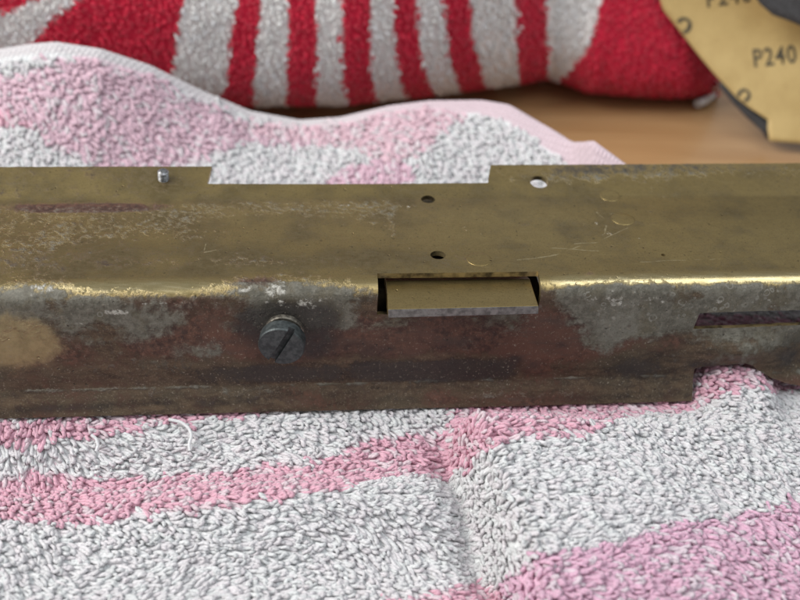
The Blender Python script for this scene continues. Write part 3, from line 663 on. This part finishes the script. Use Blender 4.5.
def loops(xa, xb, ya, yb, dx, ds, NS, NR, r0_, r1_):
    # equal arc spacing along each column of the cloth
    S = []
    for j, x in enumerate(np.arange(xa, xb, dx)):
        y_r = min(yb, max(float(ridge(np.array([x]))[0][0])+.004, .02))
        if y_r <= ya: continue
        y = np.linspace(ya, y_r, 700); z = height(np.full_like(y, x), y)
        L = np.concatenate([[0], np.cumsum(np.hypot(np.diff(y), np.diff(z)))])
        yy = np.interp(np.arange((j % 2)*ds/2, L[-1], ds), L, y); S.append(np.stack([np.full_like(yy, x), yy], 1))
    S = np.concatenate(S); e = .0006
    sx = (height(S[:, 0]+e, S[:, 1])-height(S[:, 0]-e, S[:, 1]))/(2*e)      # fill in on slopes that run across the columns
    more = rng.random(len(S)) < np.sqrt(1+sx**2)-1
    S = np.concatenate([S, S[more]+np.stack([rng.uniform(-.5, .5, more.sum())*dx, rng.uniform(-.5, .5, more.sum())*ds], 1)])
    S += rng.normal(0, .00017, S.shape)
    x, y = S[:, 0], S[:, 1]
    lx, ly = (x*EX[0]+y*EX[1]), (x*HY[0]+y*HY[1])
    under = (ly > .008) & (ly < .031) & ~(lx > .042)
    keep = ~under & ~hem_mask(x, y); x, y = x[keep], y[keep]
    n = len(x); z = height(x, y); e = .0006
    nx = -(height(x+e, y)-height(x-e, y))/(2*e); ny = -(height(x, y+e)-height(x, y-e))/(2*e)
    nr = np.stack([nx, ny, np.ones(n)], 1); nr /= np.linalg.norm(nr, axis=1)[:, None]
    az = (fbm(x/.020, y/.020, 61, 2)-.5)*2.2 + rng.normal(0, .20, n) + np.where(rng.random(n) < .07, math.pi, 0)
    az += np.where(y > .03, -.9, -.45)
    d = np.stack([np.cos(az), np.sin(az), 0*az], 1); d -= nr*(d*nr).sum(1)[:, None]; d /= np.linalg.norm(d, axis=1)[:, None]
    sd = np.cross(nr, d)
    hgt = rng.uniform(.0005, .0010, n)*np.where(y > .026, .72, 1.0); ln = rng.uniform(.0018, .0031, n); wd = rng.uniform(.00010, .00030, n)*np.where(rng.random(n) < .5, 1, -1)
    rad = rng.uniform(r0_, r1_, n); ph = rng.uniform(0, 6.28, n)
    P = np.stack([x, y, z], 1); T = np.linspace(0, 1, NS)
    C = np.zeros((n, NS, 3))
    for k, t in enumerate(T):
        arch = math.sin(math.pi*t)**.75; sw = math.cos(math.pi*t)
        wob = .00020*np.sin(ph+t*6.5)
        C[:, k] = P + nr*(hgt*arch-.0002+.0002*np.sin(ph*1.7+5*t))[:, None] + d*(ln*arch*(.75+.25*np.sin(ph)))[:, None] + sd*(-wd*sw+wob)[:, None]
    Tn = np.gradient(C, axis=1); Tn /= np.linalg.norm(Tn, axis=2)[:, :, None]+1e-12
    ref = sd[:, None, :]+.3*nr[:, None, :]; A = np.cross(Tn, np.broadcast_to(ref, Tn.shape)); A /= np.linalg.norm(A, axis=2)[:, :, None]+1e-9
    B = np.cross(Tn, A)
    V = np.zeros((n, NS, NR, 3)); ST_ = np.zeros((n, NS, NR, 3))
    seg = np.concatenate([np.zeros((n, 1)), np.cumsum(np.linalg.norm(np.diff(C, axis=1), axis=2), axis=1)], 1)
    for q in range(NR):
        a = 2*math.pi*q/NR; V[:, :, q] = C + (A*math.cos(a)+B*math.sin(a))*rad[:, None, None]
        ST_[:, :, q, 0] = math.cos(a); ST_[:, :, q, 1] = math.sin(a); ST_[:, :, q, 2] = seg*(2*math.pi/.0011)+ph[:, None]
    i0 = (np.arange(n)*NS*NR)[:, None, None]; kk = np.arange(NS-1)[None, :, None]; q = np.arange(NR)[None, None, :]
    a = i0+kk*NR+q; b = i0+kk*NR+(q+1) % NR
    Q = np.stack([a, b, b+NR, a+NR], -1).reshape(-1, 4)
    col = towel_colour(x, y)
    pale = rng.random(n) < .22; isw = (col == WHITE).all(1)
    col = np.where((pale & ~isw)[:, None], col*.45+WHITE*.55, col)
    # dye bleeds a little into the white yarn
    col = np.where(isw[:, None], col*(1-.07*rng.random(n)[:, None]*np.array([0, 1, .6])), col)
    col = col*rng.uniform(.92, 1.05, n)[:, None]; col = np.clip(col, 0, .92)
    print('loops', n, 'quads', len(Q))
    return V.reshape(-1, 3), Q, np.repeat(col, NS*NR, 0), ST_.reshape(-1, 3)
build_towel()

def tube(name, pts, r, mat, parent, col, N=8):
    pts = np.array(pts); T = np.gradient(pts, axis=0); T /= np.linalg.norm(T, axis=1)[:, None]
    A = np.cross(T, np.array([0, 0, 1.0])+.1*T[:, [1, 2, 0]]); A /= np.linalg.norm(A, axis=1)[:, None]; B = np.cross(T, A)
    V = np.concatenate([[p+r*(a*math.cos(2*math.pi*k/N)+b*math.sin(2*math.pi*k/N)) for k in range(N)] for p, a, b in zip(pts, A, B)])
    Q = np.array([(i*N+k, i*N+(k+1) % N, (i+1)*N+(k+1) % N, (i+1)*N+k) for i in range(len(pts)-1) for k in range(N)])
    return big_mesh(name, V, Q, mat, parent, np.tile(col, (len(V), 1)))
def build_threads():
    for L in ([(170, 428), (182, 430), (190, 436), (193, 444), (190, 452), (191, 459)], [(93, 443), (98, 447), (100, 454), (98, 460)]):
        P = []
        for px, py in L:
            q = hit_towel(px, py); P.append((q[0], q[1], float(height(q[:1], q[1:])[0])+.0019))
        P = np.array(P); t = np.linspace(0, len(P)-1, 24); P = np.stack([np.interp(t, range(len(P)), P[:, k]) for k in range(3)], 1)
        k = np.array([.25, .5, .25]); 
        for _ in range(3): P[1:-1] = k[0]*P[:-2]+k[1]*P[1:-1]+k[2]*P[2:]
        tube('pulled_thread', P, .00028, M_YARN, towel, np.array([.85, .85, .85]))
build_threads()

# ------------------------------------------------------------------ striped cushion behind
BASE = [(-260, 112), (0, 112), (240, 109), (350, 108), (410, 103), (460, 98), (510, 92), (545, 87), (565, 92), (585, 100), (620, 104), (680, 108), (716, 104)]
bp_ = np.array([on_z(px, py, .0015) for px, py in BASE]); XE = bp_[-1, 0]+.002; XL = -.19
def cushion(x, th):
    """x along the roll, th from 0 (front bottom) round over the top"""
    x = np.asarray(x, float); yf = np.interp(x, bp_[:, 0], bp_[:, 1])
    e = np.clip((x-(XE-.065))/.065, 0, 1); el = np.clip((XL+.05-x)/.05, 0, 1)
    k = np.sqrt(np.clip(1-e**2.4, 0, 1))*np.sqrt(np.clip(1-el**2.4, 0, 1))
    k = np.maximum(k, .02)
    ay = .052*(.25+.75*k); az = .032*k*(1+.06*np.sin(x*70+1))
    c, s_ = np.cos(th), np.sin(th)
    f = lambda v, p: np.sign(v)*np.abs(v)**p
    yc = yf + ay*.97 - .019*k + .006*(1-k)
    y = yc - ay*f(c, .8); z = az*1.0 + az*f(s_, .8)
    z = np.where(np.sin(th) < 0, np.maximum(z, .0005), z)
    y = y + z*.55*smooth(XE-.085, XE-.03, x)
    w_ = .0022*(fbm(x/.03+3, th*1.2, 33, 3)-.5)
    return np.stack([x, y - w_*c, np.maximum(z + w_*np.maximum(s_, 0), .0006)], -1)
TH0, TH1 = -math.pi*.5, math.pi*1.5
def hit_cushion(px, py):
    d = ray(px, py); X, TH = np.meshgrid(np.linspace(XL, XE, 300), np.linspace(-1.4, 1.2, 160))
    P = cushion(X, TH); v = P-CAM; t = v@d; q = v-t[..., None]*d; k = np.argmin((q**2).sum(-1))
    i = np.unravel_index(k, X.shape); return X[i], TH[i]
ED = [((30, 0), (-32, 35)), ((78, 0), (34, 40)), ((183, 0), (160, 80)), ((238, 0), (219, 100)), ((262, 0), (252, 104)), ((290, 0), (288, 104)), ((317, 0), (318, 104)), ((342, 0), (350, 102)), ((367, 0), (376, 101)),
      ((392, 0), (408, 98)), ((415, 0), (435, 95)), ((443, 0), (465, 92)), ((470, 0), (491, 86)), ((517, 0), (520, 84)), ((545, 0), (550, 78)), ((602, 0), (553, 80))]
EDGE = [(hit_cushion(*a), hit_cushion(*b)) for a, b in ED]
def stripe_red(x, th):
    """number of stripe borders left of the point; even = red"""
    cnt = np.zeros(x.shape, int)
    for (xa, ta), (xb, tb) in EDGE:
        t = np.clip((th-tb)/(ta-tb+1e-9), -.3, 1.8); cnt += (x > xb+(xa-xb)*t).astype(int)
    return cnt % 2 == 0
RED = np.array([.76, .018, .062]); CREAM = np.array([.95, .93, .90])
cush = empty('striped_cushion', (float(bp_[4, 0]), float(bp_[4, 1])+.05, 0), 'plump red and white striped plush cushion lying behind the towel', 'cushion')
def build_cushion():
    nx, nt = 260, 120
    X, TH = np.meshgrid(np.linspace(XL, XE, nx), np.linspace(TH0, TH1, nt)); P = cushion(X, TH)
    P[..., 2] = np.maximum(P[..., 2], .0006)
    i = (np.arange(nt-1)[:, None]*nx+np.arange(nx-1)[None, :]).ravel(); Q = np.stack([i, i+1, i+nx+1, i+nx], 1)
    red = stripe_red(X.ravel(), TH.ravel()); col = np.where(red[:, None], RED*.9, CREAM*.95)
    loc = np.array(cush.location); o = big_mesh('cover', P.reshape(-1, 3)-loc, Q, M_PLUSH, cush, col)
    # tufts on the side that can be seen
    S = []
    for x in np.arange(XL+.002, XE-.0004, .00125):
        th = np.linspace(-1.45, 1.5, 500); c = cushion(np.full_like(th, x), th)
        L = np.concatenate([[0], np.cumsum(np.linalg.norm(np.diff(c, axis=0), axis=1))])
        t = np.interp(np.arange(rng.random()*.00115, L[-1], .00115), L, th); S.append(np.stack([np.full_like(t, x), t], 1))
    S = np.concatenate(S); S[:, 0] += rng.normal(0, .0005, len(S)); S[:, 0] = np.minimum(S[:, 0], XE-.0003)
    x, th = S[:, 0], S[:, 1]; n = len(x); p = cushion(x, th); e = 2e-3
    tx = cushion(x+4e-4, th)-cushion(x-4e-4, th); tt = cushion(x, th+e)-cushion(x, th-e); nr = np.cross(tt, tx); nr /= np.linalg.norm(nr, axis=1)[:, None]+1e-12
    ctr = np.stack([x, np.interp(x, bp_[:, 0], bp_[:, 1])+.05, np.full(n, .03)], 1); flip = (nr*(p-ctr)).sum(1) < 0; nr[flip] *= -1
    d = rng.normal(0, 1, (n, 3)); d[:, 2] -= .7; d -= nr*(d*nr).sum(1)[:, None]; d /= np.linalg.norm(d, axis=1)[:, None]
    hgt = rng.uniform(.0008, .0014, n); ln = rng.uniform(.0004, .0014, n); rad = rng.uniform(.00028, .00042, n)
    NS, NR = 5, 4; C = np.zeros((n, NS, 3)); T = np.linspace(0, 1, NS); sd = np.cross(nr, d)
    for k, t in enumerate(T): C[:, k] = p+nr*(hgt*math.sin(t*math.pi*.62)-.0003)[:, None]+d*(ln*t*t)[:, None]+sd*(.0003*np.sin(t*5+hgt*9e3))[:, None]
    C[..., 2] = np.maximum(C[..., 2], .0006)
    V = np.zeros((n, NS, NR, 3)); pr = [1, 1.05, 1, .8, .2]
    for k in range(NS):
        for q in range(NR):
            a = 2*math.pi*q/NR; V[:, k, q] = C[:, k]+(d*math.cos(a)+sd*math.sin(a))*(rad*pr[k])[:, None]*(1 if k < 3 else .9)
    V[..., 2] = np.maximum(V[..., 2], .0004)
    i0 = (np.arange(n)*NS*NR)[:, None, None]; kk = np.arange(NS-1)[None, :, None]; q = np.arange(NR)[None, None, :]
    a = i0+kk*NR+q; b = i0+kk*NR+(q+1) % NR; Q = np.stack([a, b, b+NR, a+NR], -1).reshape(-1, 4)
    red = stripe_red(x+rng.normal(0, .0004, n), th); col = np.where(red[:, None], RED, CREAM)*rng.uniform(.82, 1.1, n)[:, None]
    grey = (fbm(x/.012, th*2, 71, 3) > .62) & ~red; col[grey] *= .90
    o = big_mesh('plush_tufts', V.reshape(-1, 3)-loc, Q, M_PLUSH, cush, np.clip(np.repeat(col, NS*NR, 0), 0, .95)); o['kind'] = 'stuff'
    print('tufts', n)
    # pale seam binding showing at the corner
    P = []
    for px, py in ((697, 104), (705, 101), (711, 96), (715, 90), (715, 84)):
        q = cushion(*[np.array(v) for v in hit_cushion(px, py)]); d_ = ray(px, py); P.append(CAM+d_*((q-CAM)@d_-.0022))
    P = np.array(P); P[:, 2] = np.maximum(P[:, 2], .0012); t = np.linspace(0, 4, 14); P = np.stack([np.interp(t, range(5), P[:, k]) for k in range(3)], 1)
    o = tube('seam_binding', P-loc, .0011, M_PLUSH, cush, CREAM)
build_cushion()

# ------------------------------------------------------------------ sandpaper sheet
def sheet_curve(extra, a, b):
    l = np.linspace(0, .075, 400); ph = R(56)+R(extra)*smooth(a, b, l); dl = l[1]-l[0]
    y = np.concatenate([[0], np.cumsum(np.cos(ph[:-1])*dl)]); z = np.concatenate([[0], np.cumsum(np.sin(ph[:-1])*dl)])
    return l, y, z, ph
SL, SHY, SHZ, SPH = sheet_curve(50, .018, .055); _, SHY2, SHZ2, SPH2 = sheet_curve(62, .016, .050)
f0 = on_z(770, 141, .0035); SY0, SZ0 = f0[1], .0035
def sheet(a, l, off=0.0):
    a = np.asarray(a, float); l = np.asarray(l, float)
    cw = smooth(f0[0]-.012, f0[0]+.014, a); bl_ = lambda p, q: np.interp(l, SL, p)*(1-cw)+np.interp(l, SL, q)*cw
    ph = bl_(SPH, SPH2); wv = .0010*np.sin(a*55+1.0)*smooth(.0, .03, l)
    y = SY0+bl_(SHY, SHY2)-np.sin(ph)*(off+wv) - .10*(a-f0[0]); z = SZ0+bl_(SHZ, SHZ2)+np.cos(ph)*(off+wv)
    return np.stack([a, y, z], -1)
def hit_sheet(px, py):
    d = ray(px, py); A, L = np.meshgrid(np.linspace(f0[0]-.06, f0[0]+.06, 360), np.linspace(-.004, .07, 260))
    P = sheet(A, L); v = P-CAM; t = v@d; q = v-t[..., None]*d; k = np.unravel_index(np.argmin((q**2).sum(-1)), A.shape); return np.array([A[k], L[k]])
def build_sheet():
    paper = empty('sandpaper_sheet', (float(f0[0])+.03, float(f0[1]), 0), 'tan sheet of P240 sandpaper curling up beside the striped cushion', 'sandpaper')
    loc = np.array(paper.location)
    edge = [hit_sheet(*p) for p in ((640, -60), (655, -14), (663, 10), (676, 26), (690, 43), (700, 58), (716, 76), (736, 97), (750, 108), (768, 120), (767, 128), (770, 141))]
    edge = np.array(edge); edge[-1, 1] = 0; n = len(edge); AR = f0[0]+.075
    k = np.argsort(edge[:, 1]); le, ae = edge[k, 1], edge[k, 0]
    ls = np.concatenate([np.linspace(0, .072, 60), edge[:, 1]]); ls = np.unique(np.clip(np.round(ls, 6), 0, .072)); m_ = 50
    a_l = np.interp(ls, le, ae); V = []
    for l, a in zip(ls, a_l): V.append(sheet(np.linspace(a, AR, m_), np.full(m_, l)))
    V = np.concatenate(V); Q = [(r_*m_+c, r_*m_+c+1, (r_+1)*m_+c+1, (r_+1)*m_+c) for r_ in range(len(ls)-1) for c in range(m_-1)]
    o = mesh_obj('paper', V-loc, Q, [M_PAPER, M_GRIT], paper)
    md = o.modifiers.new('thickness', 'SOLIDIFY'); md.thickness = .0005; md.offset = -1; md.material_offset = 1; md.material_offset_rim = 1
    # added dark strip standing in for the shaded underside below the lower left edge
    inn = np.array([hit_sheet(*p) for p in ((722, 78), (740, 97), (756, 110), (772, 121), (780, 130))]); outp = np.array([hit_sheet(*p) for p in ((722, 86), (736, 103), (750, 117), (764, 131), (770, 139))])
    V = np.concatenate([sheet(inn[:, 0], inn[:, 1], -.0015), sheet(outp[:, 0], outp[:, 1], -.0022)]); V[:, 2] = np.maximum(V[:, 2], .0012)
    un = mesh_obj('underside_shade', V-loc, [(k+5, k+6, k+1, k) for k in range(4)], M_GRIT, paper); md = un.modifiers.new('thickness', 'SOLIDIFY'); md.thickness = .0005; md.offset = -1
    # top corner folded forward, abrasive side out
    low = np.array([hit_sheet(*p) for p in ((742, -26), (752, -2), (764, 8), (780, 15), (800, 21), (840, 26), (900, 30))])
    aa = np.linspace(low[0, 0], AR-.002, 26); lo_ = np.interp(aa, low[:, 0], low[:, 1])+.0004*np.sin(aa*900); K = 12; V = []
    for k in range(K):
        t = k/(K-1); V.append(sheet(aa, lo_+(.071-lo_)*t, .0007+.0075*(1-t)**.6*smooth(.0, .012, .071-lo_)))
    V = np.concatenate(V); Q = [(k*26+c, k*26+c+1, (k+1)*26+c+1, (k+1)*26+c) for k in range(K-1) for c in range(25)]
    fo = mesh_obj('folded_corner', V-loc, Q, [M_GRIT, M_PAPER], paper); fo['label'] = 'dark abrasive side of the folded top corner'
    md = fo.modifiers.new('thickness', 'SOLIDIFY'); md.thickness = .0005; md.offset = -1; md.material_offset = 1; md.material_offset_rim = 0
    def text(body, p0, p1, cap_px, nm):
        cu_ = bpy.data.curves.new('t', 'FONT'); cu_.body = body; cu_.size = 1.0; cu_.space_character = 1.12; cu_.resolution_u = 3
        cu_.offset = .012
        to = bpy.data.objects.new('t', cu_); COL.objects.link(to); bpy.context.view_layer.update()
        me = bpy.data.meshes.new_from_object(to.evaluated_get(bpy.context.evaluated_depsgraph_get())); bpy.data.objects.remove(to)
        bm = bmesh.new(); bm.from_mesh(me); bmesh.ops.triangulate(bm, faces=bm.faces[:]); bmesh.ops.subdivide_edges(bm, edges=[e for e in bm.edges if e.calc_length() > .25], cuts=1); bmesh.ops.triangulate(bm, faces=bm.faces[:]); bm.to_mesh(me); bm.free()
        c = np.array([v.co[:2] for v in me.vertices]); w_ = c[:, 0].max()
        q0, q1 = hit_sheet(*p0), hit_sheet(*p1); ex = (q1-q0)/w_; up = np.array([-ex[1], ex[0]]); up /= np.linalg.norm(up)
        mid = hit_sheet(p0[0], p0[1]-cap_px); capmm = abs(mid[1]-q0[1]); hgt = c[:, 1].max()
        uv = q0+c[:, :1]*ex+c[:, 1:2]*up*(capmm/hgt)
        # print only what lies on the sheet
        P = sheet(uv[:, 0], uv[:, 1], .00012); me.vertices.foreach_set('co', (P-loc).astype(np.float32).ravel())
        inside = uv[:, 0] > np.interp(uv[:, 1], le, ae)+.0002
        bm = bmesh.new(); bm.from_mesh(me); bm.verts.ensure_lookup_table(); bmesh.ops.delete(bm, geom=[v for v, k_ in zip(bm.verts, inside) if not k_], context='VERTS'); bm.to_mesh(me); bm.free()
        me.materials.clear(); me.materials.append(M_INK); me.update()
        t = bpy.data.objects.new(nm, me); COL.objects.link(t); t.parent = paper; t.parent = o
        return t
    text('P240', (753, 67), (797, 62), 18, 'grade_print')
    text('P240', (706, 7), (752, 2), 17, 'grade_print')
    text('0', (672, 28), (688, 36), 16, 'grade_print')
    text('0', (733, 97), (745, 105), 15, 'grade_print')
build_sheet()
